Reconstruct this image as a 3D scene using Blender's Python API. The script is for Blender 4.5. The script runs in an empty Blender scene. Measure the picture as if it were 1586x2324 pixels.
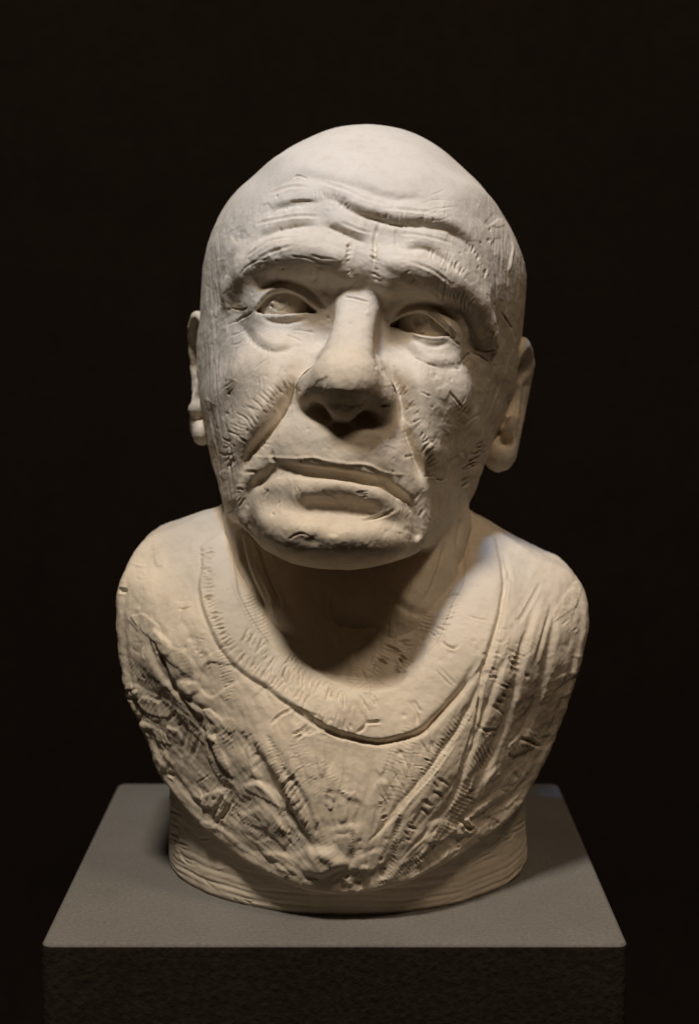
import bpy, math, random, time
import numpy as np
from mathutils import Vector, Matrix

T0 = time.time()
C = bpy.context.scene.collection
rng = np.random.default_rng(11)

# ------------------------------------------------------------------ camera
F = 3900.0                      # focal length in photo pixels (photo taken as 1586 x 2324)
CX, CY = 793.0, 1162.0
TH = math.atan(466.0 / F)       # downward pitch
CAM = np.array([0.0, -0.9927, 0.3228])
cam_d = bpy.data.cameras.new("camera")
cam = bpy.data.objects.new("camera", cam_d)
C.objects.link(cam)
cam.location = CAM
cam.rotation_euler = (math.pi / 2 - TH, 0, 0)
cam_d.sensor_fit = 'HORIZONTAL'
cam_d.sensor_width = 24.0
cam_d.lens = 24.0 * F / 1586.0
cam_d.clip_end = 50
cam_d.dof.use_dof = True
cam_d.dof.focus_distance = 0.905
cam_d.dof.aperture_fstop = 7.0
bpy.context.scene.camera = cam

# ------------------------------------------------------------------ world, lamps, exposure
W = bpy.data.worlds.new("World")
bpy.context.scene.world = W
W.use_nodes = True
bg = W.node_tree.nodes["Background"]
bg.inputs[0].default_value = (1.0, 0.50, 0.23, 1)
bg.inputs[1].default_value = 0.007
vs = bpy.context.scene.view_settings
vs.view_transform = 'Standard'
vs.look = 'None'
vs.exposure = 0.0
vs.gamma = 1.0


def lamp(name, loc, target, power, color, size):
    d = bpy.data.lights.new(name, 'AREA')
    d.shape = 'DISK'
    d.size = size
    d.energy = power
    d.color = color
    o = bpy.data.objects.new(name, d)
    C.objects.link(o)
    o.location = loc
    o.rotation_euler = (Vector(target) - Vector(loc)).to_track_quat('-Z', 'Y').to_euler()
    return o


def around(az, el, dist, tgt):
    a, e = math.radians(az), math.radians(el)
    return (tgt[0] + dist * math.sin(a) * math.cos(e), tgt[1] - dist * math.cos(a) * math.cos(e), tgt[2] + dist * math.sin(e))


# two reflector lamps high over the bust, the left one stronger, and an added blue spot, no real source, that cools the crown's tone
lamp("left_lamp", (-0.36, -0.98, 2.53), (0, -0.05, 0.2), 46.5, (1.0, 0.88, 0.74), 0.35)
lamp("right_lamp", (0.86, -0.88, 2.32), (0, -0.05, 0.2), 12.5, (1.0, 0.77, 0.55), 0.42)
sp = bpy.data.lights.new("added_crown_tint", 'SPOT')
sp.energy = 125.0; sp.color = (0.07, 0.42, 1.0); sp.shadow_soft_size = 0.11
sp.spot_size = math.radians(6.6); sp.spot_blend = 1.0
spo = bpy.data.objects.new("added_crown_tint", sp); C.objects.link(spo)
spo.location = (-0.10, -0.52, 1.75)
spo.rotation_euler = (Vector((-0.002, -0.045, .45)) - spo.location).to_track_quat('-Z', 'Y').to_euler()

# ------------------------------------------------------------------ projection helpers
ct, st = math.cos(TH), math.sin(TH)
AX_R = np.array([1.0, 0, 0])
AX_F = np.array([0, ct, -st])
AX_U = np.array([0, st, ct])


def ray(px, py):
    px = np.asarray(px, float); py = np.asarray(py, float)
    return AX_F + np.multiply.outer((px - CX) / F, AX_R) - np.multiply.outer((py - CY) / F, AX_U)


def U(px, py, y):
    """world point (metres) seen at photo pixel (px, py) on the plane Y = y"""
    r = ray(px, py)
    k = (np.asarray(y, float) - CAM[1]) / r[..., 1]
    return CAM + r * k[..., None]


def project(p):
    q = p - CAM
    d = q @ AX_F
    return CX + F * (q @ AX_R) / d, CY - F * (q @ AX_U) / d


def rx(a): c, s = math.cos(a), math.sin(a); return np.array([[1, 0, 0], [0, c, -s], [0, s, c]])
def ry(a): c, s = math.cos(a), math.sin(a); return np.array([[c, 0, s], [0, 1, 0], [-s, 0, c]])
def rz(a): c, s = math.cos(a), math.sin(a); return np.array([[c, -s, 0], [s, c, 0], [0, 0, 1]])


R_HEAD = ry(math.radians(8)) @ rz(math.radians(-3)) @ rx(math.radians(-12))
O_HEAD = U(818, 800, 0.024)
CAM_L = (R_HEAD.T @ (CAM - O_HEAD)) * 1000.0


def ray_l(px, py):
    return ray(px, py) @ R_HEAD


def P(px, py, ly):
    """head-local point (mm) seen at photo pixel on the local plane y = ly"""
    r = ray_l(px, py)
    k = (ly - CAM_L[1]) / r[..., 1]
    return CAM_L + r * np.asarray(k)[..., None]


def to_world(l): return O_HEAD + (l * 0.001) @ R_HEAD.T


# ------------------------------------------------------------------ noise
_perm = np.random.default_rng(5).permutation(4096).astype(np.int32)
_grad = np.random.default_rng(6).normal(size=(4096, 3)).astype(np.float32)
_grad /= np.linalg.norm(_grad, axis=1)[:, None]


def _hash(i, j, k):
    return _perm[(_perm[(_perm[i & 4095] + j) & 4095] + k) & 4095]


def noise(p, scale, seed=0.0):
    q = (p / scale + seed * 17.31).astype(np.float32)
    i = np.floor(q).astype(np.int32)
    f = q - i
    u = f * f * f * (f * (f * 6 - 15) + 10)
    out = np.zeros(len(q), np.float32)
    for dx in (0, 1):
        wx = u[:, 0] if dx else 1 - u[:, 0]
        for dy in (0, 1):
            wy = u[:, 1] if dy else 1 - u[:, 1]
            for dz in (0, 1):
                wz = u[:, 2] if dz else 1 - u[:, 2]
                g = _grad[_hash(i[:, 0] + dx, i[:, 1] + dy, i[:, 2] + dz)]
                d = (f[:, 0] - dx) * g[:, 0] + (f[:, 1] - dy) * g[:, 1] + (f[:, 2] - dz) * g[:, 2]
                out += wx * wy * wz * d
    return out * 1.5


def fbm(p, scale, n=3, seed=0.0):
    a, o = 1.0, 0
    for k in range(n):
        o = o + a * noise(p, scale, seed + k)
        scale *= 0.5; a *= 0.5
    return o


def sstep(a, b, x):
    t = np.clip((x - a) / (b - a), 0, 1)
    return t * t * (3 - 2 * t)


# ------------------------------------------------------------------ signed distance modelling
class Sculpt:
    """ordered list of smooth boolean operations on distance functions"""
    def __init__(self):
        self.ops = []

    def add(self, fn, c, r, k=6.0, op='u'):
        self.ops.append((op, float(k), fn, np.asarray(c, np.float32), float(r)))

    # -- primitives
    def ell(self, c, rad, k=6.0, op='u', rot=None):
        c = np.asarray(c, np.float32); rad = np.asarray(rad, np.float32)
        Rm = None if rot is None else np.asarray(rot, np.float32)

        def fn(p):
            q = p - c
            if Rm is not None:
                q = q @ Rm
            a = q / rad
            k0 = np.sqrt((a * a).sum(1)) + 1e-6
            b = a / rad
            k1 = np.sqrt((b * b).sum(1)) + 1e-6
            return k0 * (k0 - 1) / k1
        self.add(fn, c, float(rad.max()), k, op)

    def ball(self, c, r, k=6.0, op='u'):
        c = np.asarray(c, np.float32)
        self.add(lambda p: np.sqrt(((p - c) ** 2).sum(1)) - r, c, r, k, op)

    def chain(self, pts, rs, k=6.0, op='u', flat=None):
        """rounded tube through pts; radius interpolated; flat scales local y distance"""
        pts = np.asarray(pts, np.float32)
        rs = np.asarray(rs, np.float32) * np.ones(len(pts), np.float32)
        c = (pts.max(0) + pts.min(0)) / 2
        R = float(np.sqrt(((pts - c) ** 2).sum(1)).max() + rs.max())

        def fn(p):
            d = None
            for a, b, ra, rb in zip(pts[:-1], pts[1:], rs[:-1], rs[1:]):
                ab = b - a
                t = np.clip(((p - a) @ ab) / max(float(ab @ ab), 1e-6), 0, 1)
                q = p - a - t[:, None] * ab
                if flat is not None:
                    q = q * np.array([1, flat, 1], np.float32)
                e = np.sqrt((q * q).sum(1)) - (ra + t * (rb - ra))
                d = e if d is None else np.minimum(d, e)
            return d
        self.add(fn, c, R, k, op)

    def eval(self, p, band=8.0):
        p = p.astype(np.float32)
        d = np.full(len(p), 1e3, np.float32)
        for op, k, fn, c, r in self.ops:
            m = r + band + k
            q = p - c
            idx = np.nonzero((np.abs(q[:, 0]) < m) & (np.abs(q[:, 1]) < m) & (np.abs(q[:, 2]) < m))[0]
            if not len(idx):
                continue
            a = d[idx]
            b = fn(p[idx])
            if op == 'u':
                h = np.maximum(k - np.abs(a - b), 0) / k
                d[idx] = np.minimum(a, b) - h * h * k * 0.25
            else:
                b = -b
                h = np.maximum(k - np.abs(a - b), 0) / k
                d[idx] = np.maximum(a, b) + h * h * k * 0.25
        return d

    def hit(self, px, py, start=-200.0, o=None, dirs=None):
        """where the photo pixels' rays meet the surface (head-local mm)"""
        d = ray_l(np.asarray(px, float), np.asarray(py, float)) if dirs is None else dirs
        o = CAM_L if o is None else o
        d = d / np.linalg.norm(d, axis=1)[:, None]
        t = (start - o[1]) / d[:, 1]
        for _ in range(90):
            s = self.eval(o + d * t[:, None], 25.0)
            t = t + np.clip(s, -3, 12) * 0.7
        return o + d * t[:, None]


def surface_nets(ev, lo, hi, h, coarse=4, margin=2.2):
    lo = np.asarray(lo, float); hi = np.asarray(hi, float)
    n = (np.ceil((hi - lo) / (h * coarse)).astype(int)) + 1
    H = h * coarse
    g = np.stack(np.meshgrid(*[np.arange(k) for k in n], indexing='ij'), -1).reshape(-1, 3)
    dc = ev(lo + g * H, H * 3 + 4).reshape(n)
    near = np.abs(dc) < H * margin
    fn = n * coarse
    val = np.repeat(np.repeat(np.repeat(np.where(dc > 0, 99.0, -99.0).astype(np.float32), coarse, 0), coarse, 1), coarse, 2)
    ci = np.argwhere(near)
    off = np.stack(np.meshgrid(*[np.arange(coarse)] * 3, indexing='ij'), -1).reshape(-1, 3)
    fi = (ci[:, None, :] * coarse + off[None]).reshape(-1, 3)
    v = np.empty(len(fi), np.float32)
    step = 600000
    for s in range(0, len(fi), step):
        v[s:s + step] = ev(lo + fi[s:s + step] * h, 6.0)
    val[fi[:, 0], fi[:, 1], fi[:, 2]] = v
    ins = val < 0
    cnt = np.zeros(np.array(val.shape) - 1, np.int8)
    sl = (slice(None, -1), slice(1, None))
    for a in (0, 1):
        for b in (0, 1):
            for c in (0, 1):
                cnt += ins[sl[a], sl[b], sl[c]]
    act = np.argwhere((cnt > 0) & (cnt < 8))
    ids = np.full(cnt.shape, -1, np.int32)
    ids[act[:, 0], act[:, 1], act[:, 2]] = np.arange(len(act))
    corner = np.array([[a, b, c] for a in (0, 1) for b in (0, 1) for c in (0, 1)])
    cv = np.stack([val[act[:, 0] + a, act[:, 1] + b, act[:, 2] + c] for a, b, c in corner], 1)
    acc = np.zeros((len(act), 3), np.float32); num = np.zeros(len(act), np.float32)
    for i in range(8):
        for j in range(i + 1, 8):
            if np.abs(corner[i] - corner[j]).sum() != 1:
                continue
            a, b = cv[:, i], cv[:, j]
            m = (a < 0) != (b < 0)
            t = np.where(m, a / np.where(m, a - b, 1), 0)
            acc += (corner[i] + t[:, None] * (corner[j] - corner[i])) * m[:, None]
            num += m
    verts = lo + (act + acc / num[:, None]) * h
    quads = []
    for ax in range(3):
        b, c = (ax + 1) % 3, (ax + 2) % 3
        s0 = [slice(None)] * 3; s1 = [slice(None)] * 3
        s0[ax] = slice(None, -1); s1[ax] = slice(1, None)
        x = ins[tuple(s0)] != ins[tuple(s1)]
        e = np.argwhere(x)
        e = e[(e[:, b] > 0) & (e[:, c] > 0) & (e[:, b] < cnt.shape[b]) & (e[:, c] < cnt.shape[c])]
        inside = ins[e[:, 0], e[:, 1], e[:, 2]]
        def at(db, dc_):
            q = e.copy(); q[:, b] += db; q[:, c] += dc_
            return ids[q[:, 0], q[:, 1], q[:, 2]]
        q = np.stack([at(-1, -1), at(0, -1), at(0, 0), at(-1, 0)], 1)
        q[~inside] = q[~inside][:, ::-1]
        quads.append(q[(q >= 0).all(1)])
    return verts.astype(np.float32), np.concatenate(quads)


def refine(v, q):
    """one level of quad subdivision with a smoothing limit (Catmull-Clark on a closed quad mesh)"""
    n = len(v)
    e = np.concatenate([q[:, [0, 1]], q[:, [1, 2]], q[:, [2, 3]], q[:, [3, 0]]])
    es = np.sort(e, 1)
    key = es[:, 0].astype(np.int64) * n + es[:, 1]
    uk, inv = np.unique(key, return_inverse=True)
    ea = (uk // n).astype(np.int64); eb = (uk % n).astype(np.int64)
    fc = v[q].mean(1)
    m = len(q)
    fid = np.tile(np.arange(m), 4)
    ef = np.stack([np.bincount(inv, fc[fid, k], len(uk)) for k in range(3)], 1)
    ec = np.bincount(inv, minlength=len(uk))
    mid = (v[ea] + v[eb]) / 2
    ep = np.where((ec == 2)[:, None], mid * 0.5 + ef / np.maximum(ec, 1)[:, None] * 0.5, mid)
    val = np.bincount(q.ravel(), minlength=n).astype(float)
    Fv = np.stack([np.bincount(q.ravel(), np.repeat(fc[:, k], 4), n) for k in range(3)], 1) / np.maximum(val, 1)[:, None]
    ev_ = np.bincount(np.concatenate([ea, eb]), minlength=n).astype(float)
    Ev = np.stack([np.bincount(np.concatenate([ea, eb]), np.tile(mid[:, k], 2), n) for k in range(3)], 1) / np.maximum(ev_, 1)[:, None]
    vv = np.maximum(val, 3)[:, None]
    vp = (Fv + 2 * Ev + (vv - 3) * v) / vv
    V = np.concatenate([vp, ep, fc]).astype(np.float32)
    eid = (n + inv).reshape(4, m)
    fi = n + len(uk) + np.arange(m)
    Q = np.concatenate([np.stack([q[:, k], eid[k], fi, eid[(k + 3) % 4]], 1) for k in range(4)])
    return V, Q


def vnormals(v, q):
    a = v[q[:, 2]] - v[q[:, 0]]
    b = v[q[:, 3]] - v[q[:, 1]]
    fn = np.cross(a, b)
    nn = np.stack([np.bincount(q.ravel(), np.repeat(fn[:, k], 4), len(v)) for k in range(3)], 1)
    return (nn / np.maximum(np.linalg.norm(nn, axis=1), 1e-9)[:, None]).astype(np.float32)


def mesh_obj(name, v, q, mat, parent=None, normals=None):
    me = bpy.data.meshes.new(name)
    nv, nq = len(v), len(q)
    me.vertices.add(nv); me.vertices.foreach_set("co", np.ascontiguousarray(v, np.float32).ravel())
    me.loops.add(nq * 4); me.loops.foreach_set("vertex_index", np.ascontiguousarray(q, np.int32).ravel())
    me.polygons.add(nq)
    me.polygons.foreach_set("loop_start", np.arange(nq, dtype=np.int32) * 4)
    me.polygons.foreach_set("use_smooth", np.ones(nq, bool))
    me.update(calc_edges=True)
    me.materials.append(mat)
    if normals is not None:
        me.normals_split_custom_set_from_vertices(normals.tolist())
    o = bpy.data.objects.new(name, me)
    C.objects.link(o)
    if parent is not None:
        o.parent = parent
    return o


def split(v, q, face_mask):
    f = q[face_mask]
    u, inv = np.unique(f.ravel(), return_inverse=True)
    return u, inv.reshape(-1, 4)


def tps(pts, vals):
    """thin plate spline through scattered (a, b) -> value"""
    pts = np.asarray(pts, float); n = len(pts)
    def phi(r2): return np.where(r2 > 0, r2 * np.log(np.maximum(r2, 1e-12)), 0) * 0.5
    K = phi(((pts[:, None] - pts[None]) ** 2).sum(-1)) + np.eye(n) * 1e-5
    Pm = np.c_[np.ones(n), pts]
    A = np.block([[K, Pm], [Pm.T, np.zeros((3, 3))]])
    w = np.linalg.solve(A, np.r_[vals, 0, 0, 0])
    def f(x):
        o = w[n] + x[:, 0] * w[n + 1] + x[:, 1] * w[n + 2]
        for i in range(n):
            o = o + w[i] * phi(((x - pts[i]) ** 2).sum(1))
        return o
    return f


def poly_sd(poly, x):
    """signed distance to a closed polygon, negative inside"""
    poly = np.asarray(poly, float)
    d = np.full(len(x), 1e18); s = np.ones(len(x))
    for a, b in zip(poly, np.roll(poly, -1, 0)):
        e = b - a; w = x - a
        t = np.clip((w @ e) / max(e @ e, 1e-12), 0, 1)
        d = np.minimum(d, ((w - t[:, None] * e) ** 2).sum(1))
        c1 = x[:, 1] >= a[1]; c2 = x[:, 1] < b[1]; c3 = e[0] * w[:, 1] > e[1] * w[:, 0]
        s = np.where((c1 & c2 & c3) | (~c1 & ~c2 & ~c3), -s, s)
    return s * np.sqrt(d)


def spline(pts, n=12, closed=False):
    """Catmull-Rom through the points"""
    p = np.asarray(pts, float)
    q = np.vstack([p[-1], p, p[0], p[1]]) if closed else np.vstack([2 * p[0] - p[1], p, 2 * p[-1] - p[-2]])
    out = []
    for i in range(1, len(q) - 2):
        t = np.linspace(0, 1, n, endpoint=False)[:, None]
        a, b, c, d = q[i - 1], q[i], q[i + 1], q[i + 2]
        out.append(0.5 * (2 * b + (c - a) * t + (2 * a - 5 * b + 4 * c - d) * t * t + (3 * b - a - 3 * c + d) * t ** 3))
    if not closed:
        out.append(q[-2][None])
    return np.vstack(out)


# ------------------------------------------------------------------ sculpting strokes on a dense mesh
MMPX = 0.24           # millimetres per photo pixel on the bust


SIDE = 1


class Brush:
    """pushes vertices of one dense quad mesh along their normals, stroke by stroke"""
    def __init__(self, v, q, world):
        self.v, self.q, self.world, self.soft = v, q, world, 0.48
        self.setup()

    def setup(self):
        w = self.world(self.v)
        self.n = vnormals(self.v, self.q)
        nw = vnormals(w, self.q) if self.world(np.zeros((1, 3), np.float32)).any() else self.n
        self.px, self.py = [a.astype(np.float32) for a in project(w)]
        view = CAM - w; dist = np.linalg.norm(view, axis=1); view /= dist[:, None]
        fac = (nw * view).sum(1)
        gx_ = np.clip((self.px / 4).astype(int), 0, 399); gy_ = np.clip((self.py / 4).astype(int), 0, 599)
        buf = np.full((400, 600), 9.0)
        np.minimum.at(buf, (gx_, gy_), dist)
        vis = (fac > 0.02) & (dist < buf[gx_, gy_] + 0.012)
        self.vis = np.nonzero(vis)[0]
        self.tile = {}
        tx = (self.px[self.vis] // 32).astype(int); ty = (self.py[self.vis] // 32).astype(int)
        key = tx * 1000 + ty
        o = np.argsort(key, kind='stable'); ks = key[o]
        st_ = np.r_[0, np.nonzero(np.diff(ks))[0] + 1, len(ks)]
        for a, b in zip(st_[:-1], st_[1:]):
            if b > a:
                self.tile[ks[a]] = self.vis[o[a:b]]
        self.D = np.zeros(len(self.v), np.float32)

    def near(self, x0, y0, x1, y1):
        out = [self.tile[k] for tx in range(int(x0 // 32), int(x1 // 32) + 1) for ty in range(int(y0 // 32), int(y1 // 32) + 1)
               if (k := tx * 1000 + ty) in self.tile]
        if not out:
            return np.zeros(0, int)
        i = np.concatenate(out)
        return i[(self.px[i] > x0) & (self.px[i] < x1) & (self.py[i] > y0) & (self.py[i] < y1)]

    def dist(self, poly, i):
        """distance, side (+ left of travel as seen on screen) and position 0..1 along the stroke"""
        p = np.stack([self.px[i], self.py[i]], 1)
        poly = np.asarray(poly, np.float32)
        seg = np.linalg.norm(np.diff(poly, axis=0), axis=1); L = seg.sum(); acc = 0
        d = np.full(len(i), 1e9, np.float32); s = np.ones(len(i), np.float32); t = np.zeros(len(i), np.float32)
        for a, b, l in zip(poly[:-1], poly[1:], seg):
            e = (b - a) / max(l, 1e-6); w = p - a
            u = np.clip(w @ e, 0, l)
            r = w - u[:, None] * e
            dd = np.hypot(r[:, 0], r[:, 1])
            m = dd < d
            d[m] = dd[m]; s[m] = np.sign(e[0] * w[m, 1] - e[1] * w[m, 0]) * -1; t[m] = (acc + u[m]) / L
            acc += l
        return d, s, t

    def _pts(self, poly, smooth):
        return spline(poly, 6) if smooth and len(poly) > 2 else np.asarray(poly, float)

    def groove(self, poly, w=4, h=1.0, lip=0.25, smooth=True, taper=0.25):
        """a dragged tool line: w, in pixels, is its half width; negative h raises"""
        poly = self._pts(poly, smooth)
        m = w * 3
        i = self.near(poly[:, 0].min() - m, poly[:, 1].min() - m, poly[:, 0].max() + m, poly[:, 1].max() + m)
        if not len(i):
            return
        d, s, t = self.dist(poly, i)
        g = -h * np.exp(-(d / w) ** 2 * 1.4) + lip * h * np.exp(-((d - 1.5 * w) / (0.6 * w)) ** 2)
        if taper:
            g *= np.clip(np.minimum(t, 1 - t) / taper, 0, 1) ** 0.6
        self.D[i] += g

    def fold(self, poly, A=4, w1=40, w2=140, B=2, w0=10, side=1, taper=0.2, smooth=True):
        """a fold: mass A rises on one side of the line over w1 and fades by w2; a valley B in the line"""
        poly = self._pts(poly, smooth)
        m = max(w2, 3 * w0)
        i = self.near(poly[:, 0].min() - m, poly[:, 1].min() - m, poly[:, 0].max() + m, poly[:, 1].max() + m)
        if not len(i):
            return
        d, s, t = self.dist(poly, i)
        sd = d * s * side
        g = A * sstep(0, w1, sd) * (1 - sstep(w1, w2, sd)) - B * np.exp(-(d / w0) ** 2)
        ta, tb = taper if isinstance(taper, tuple) else (taper, taper)
        e = np.clip(np.minimum(t / max(ta, 1e-3), (1 - t) / max(tb, 1e-3)), 0, 1)
        self.D[i] += g * e * e * (3 - 2 * e)

    def dab(self, x, y, rx_, ry_, ang, h, edge=0.15, tilt=0.0, comb=0.0, wave=8.0):
        """a pressed-on flat of clay with a crisp border"""
        m = max(rx_, ry_) * 1.2
        i = self.near(x - m, y - m, x + m, y + m)
        if not len(i):
            return
        c, s = math.cos(ang), math.sin(ang)
        u = ((self.px[i] - x) * c + (self.py[i] - y) * s) / rx_
        v = (-(self.px[i] - x) * s + (self.py[i] - y) * c) / ry_
        a = np.arctan2(v, u)
        r = np.hypot(u, v) * (1 + 0.10 * np.sin(3 * a + x) + 0.07 * np.sin(5 * a + y))
        m_ = 1 - sstep(1 - edge, 1, r)
        self.D[i] += h * m_ * (1 + tilt * u)
        if comb:
            self.D[i] += comb * m_ * np.sin(u * rx_ * 6.283 / wave + 1.3 * np.sin(v * 2 + x))

    def bump(self, x, y, r, h):
        i = self.near(x - 2 * r, y - 2 * r, x + 2 * r, y + 2 * r)
        if len(i):
            self.D[i] += h * np.exp(-((self.px[i] - x) ** 2 + (self.py[i] - y) ** 2) / (r * r) * 1.2)

    def hatch(self, poly, step=9, length=30, ang=90, w=2.5, h=0.7, jit=0.35, lip=0.3, bend=0.15):
        h = h * self.soft; jit = jit + 0.2
        """a row of short tool marks set across a path; ang is measured from the path"""
        poly = self._pts(poly, True)
        seg = np.linalg.norm(np.diff(poly, axis=0), axis=1); cum = np.r_[0, np.cumsum(seg)]
        x = 0.0
        while x < cum[-1]:
            k = min(np.searchsorted(cum, x, side='right') - 1, len(seg) - 1)
            e = (poly[k + 1] - poly[k]) / max(seg[k], 1e-6)
            c = poly[k] + e * (x - cum[k]) + rng.normal(0, step * jit * 0.4, 2)
            a = math.atan2(e[1], e[0]) + math.radians(ang + rng.normal(0, 14 * jit))
            L = length * (1 + rng.normal(0, jit * 0.6))
            dv = np.array([math.cos(a), math.sin(a)]); nv_ = np.array([-dv[1], dv[0]])
            b = rng.normal(0, bend) * L
            self.groove([c - dv * L / 2, c + nv_ * b * 0.5, c + dv * L / 2], w * (1 + rng.normal(0, 0.2)), h * max(0.2, 1 + rng.normal(0, jit)), lip=lip, taper=0.35)
            x += step * max(0.35, 1 + rng.normal(0, jit))

    def apply(self, direction=None):
        d = self.n if direction is None else np.asarray(direction, np.float32)
        self.v = (self.v + d * self.D[:, None]).astype(np.float32)
        self.setup()

    def relief(self, amount):
        self.v = (self.v + self.n * amount[:, None]).astype(np.float32)
        self.n = vnormals(self.v, self.q)


def Zm(x0, y0, k):
    """reads points off an enlarged part of the photograph"""
    return lambda pts: [((x0 + x * k) / 1.4925, (y0 + y * k) / 1.4925) for x, y in pts]


Z1 = Zm(600, 380, .788); Z2 = Zm(720, 820, .3783); Z3 = Zm(1180, 820, .4288); Z4 = Zm(620, 1260, .3972); Z5 = Zm(1150, 1260, .4414)
Z6 = Zm(380, 1700, .5486); Z7 = Zm(1150, 1700, .5486); Z8 = Zm(380, 2300, 1.034); ZN = Zm(950, 950, .2837); ZM = Zm(800, 1500, .4414)

# ------------------------------------------------------------------ materials
def clay_material(name, col, bump=0.25):
    m = bpy.data.materials.new(name); m.use_nodes = True
    nt = m.node_tree; b = nt.nodes["Principled BSDF"]
    b.inputs["Roughness"].default_value = 0.62
    b.inputs["Specular IOR Level"].default_value = 0.28
    tc = nt.nodes.new("ShaderNodeTexCoord")
    n1 = nt.nodes.new("ShaderNodeTexNoise"); n1.inputs["Scale"].default_value = 14; n1.inputs["Detail"].default_value = 5
    nt.links.new(tc.outputs["Object"], n1.inputs["Vector"])
    r = nt.nodes.new("ShaderNodeValToRGB")
    r.color_ramp.elements[0].position = 0.3; r.color_ramp.elements[1].position = 0.7
    r.color_ramp.elements[0].color = (*[c * 0.88 for c in col], 1)
    r.color_ramp.elements[1].color = (*[min(c * 1.05, 1) for c in col], 1)
    nt.links.new(n1.outputs["Fac"], r.inputs["Fac"])
    n3 = nt.nodes.new("ShaderNodeTexNoise"); n3.inputs["Scale"].default_value = 130; n3.inputs["Detail"].default_value = 6; n3.inputs["Roughness"].default_value = 0.7
    nt.links.new(tc.outputs["Object"], n3.inputs["Vector"])
    r3 = nt.nodes.new("ShaderNodeValToRGB")
    r3.color_ramp.elements[0].position = 0.32; r3.color_ramp.elements[1].position = 0.52
    r3.color_ramp.elements[0].color = (0.93, 0.91, 0.88, 1); r3.color_ramp.elements[1].color = (1, 1, 1, 1)
    nt.links.new(n3.outputs["Fac"], r3.inputs["Fac"])
    mx = nt.nodes.new("ShaderNodeMix"); mx.data_type = 'RGBA'; mx.blend_type = 'MULTIPLY'; mx.inputs["Factor"].default_value = 1.0
    nt.links.new(r.outputs["Color"], mx.inputs[6]); nt.links.new(r3.outputs["Color"], mx.inputs[7])
    nt.links.new(mx.outputs[2], b.inputs["Base Color"])
    n2 = nt.nodes.new("ShaderNodeTexNoise"); n2.inputs["Scale"].default_value = 420; n2.inputs["Detail"].default_value = 4
    nt.links.new(tc.outputs["Object"], n2.inputs["Vector"])
    bp = nt.nodes.new("ShaderNodeBump"); bp.inputs["Strength"].default_value = bump; bp.inputs["Distance"].default_value = 0.0006
    nt.links.new(n2.outputs["Fac"], bp.inputs["Height"])
    nt.links.new(bp.outputs["Normal"], b.inputs["Normal"])
    return m


CLAY = clay_material("pale_plaster", (0.78, 0.69, 0.56))

# ------------------------------------------------------------------ backdrop and plinth
def simple_mat(name, col, rough, spec, scale, bump, dist, var=0.15):
    m = bpy.data.materials.new(name); m.use_nodes = True
    nt = m.node_tree; b = nt.nodes["Principled BSDF"]
    b.inputs["Roughness"].default_value = rough
    b.inputs["Specular IOR Level"].default_value = spec
    tc = nt.nodes.new("ShaderNodeTexCoord")
    n = nt.nodes.new("ShaderNodeTexNoise"); n.inputs["Scale"].default_value = scale; n.inputs["Detail"].default_value = 6
    nt.links.new(tc.outputs["Object"], n.inputs["Vector"])
    r = nt.nodes.new("ShaderNodeValToRGB")
    r.color_ramp.elements[0].position = 0.3; r.color_ramp.elements[1].position = 0.7
    r.color_ramp.elements[0].color = (*[c * (1 - var) for c in col], 1)
    r.color_ramp.elements[1].color = (*[c * (1 + var) for c in col], 1)
    nt.links.new(n.outputs["Fac"], r.inputs["Fac"]); nt.links.new(r.outputs["Color"], b.inputs["Base Color"])
    nb = nt.nodes.new("ShaderNodeTexNoise"); nb.inputs["Scale"].default_value = 9; nb.inputs["Detail"].default_value = 7; nb.inputs["Roughness"].default_value = 0.65
    nt.links.new(tc.outputs["Object"], nb.inputs["Vector"])
    rb = nt.nodes.new("ShaderNodeValToRGB")
    rb.color_ramp.elements[0].position = 0.3; rb.color_ramp.elements[1].position = 0.7
    rb.color_ramp.elements[0].color = (0.86, 0.85, 0.83, 1); rb.color_ramp.elements[1].color = (1.08, 1.08, 1.07, 1)
    nt.links.new(nb.outputs["Fac"], rb.inputs["Fac"])
    mb = nt.nodes.new("ShaderNodeMix"); mb.data_type = 'RGBA'; mb.blend_type = 'MULTIPLY'; mb.inputs["Factor"].default_value = 1.0
    nt.links.new(r.outputs["Color"], mb.inputs[6]); nt.links.new(rb.outputs["Color"], mb.inputs[7]); nt.links.new(mb.outputs[2], b.inputs["Base Color"])
    bp = nt.nodes.new("ShaderNodeBump"); bp.inputs["Strength"].default_value = bump; bp.inputs["Distance"].default_value = dist
    nt.links.new(n.outputs["Fac"], bp.inputs["Height"]); nt.links.new(bp.outputs["Normal"], b.inputs["Normal"])
    return m


bd_mat = simple_mat("dark_brown_cloth", (0.015, 0.0102, 0.0074), 0.9, 0.1, 60, 0.2, 0.002)
# curved paper sweep: floor behind the plinth rising to a wall
prof = [(-1.4, -1.1), (1.2, -1.1)] + [(1.2 + 0.5 * math.sin(a), -0.6 - 0.5 * math.cos(a)) for a in np.linspace(0, math.pi / 2, 12)[1:]] + [(1.7, 2.4)]
xs = np.linspace(-2.2, 2.2, 9)
bv = np.array([(x, y, z) for y, z in prof for x in xs])
nx = len(xs)
bq = np.array([(i * nx + j, i * nx + j + 1, (i + 1) * nx + j + 1, (i + 1) * nx + j) for i in range(len(prof) - 1) for j in range(nx - 1)])
back = mesh_obj("backdrop", bv, bq, bd_mat)
back['kind'] = 'structure'; back['label'] = 'plain dark brown studio backdrop behind the bust'

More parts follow.
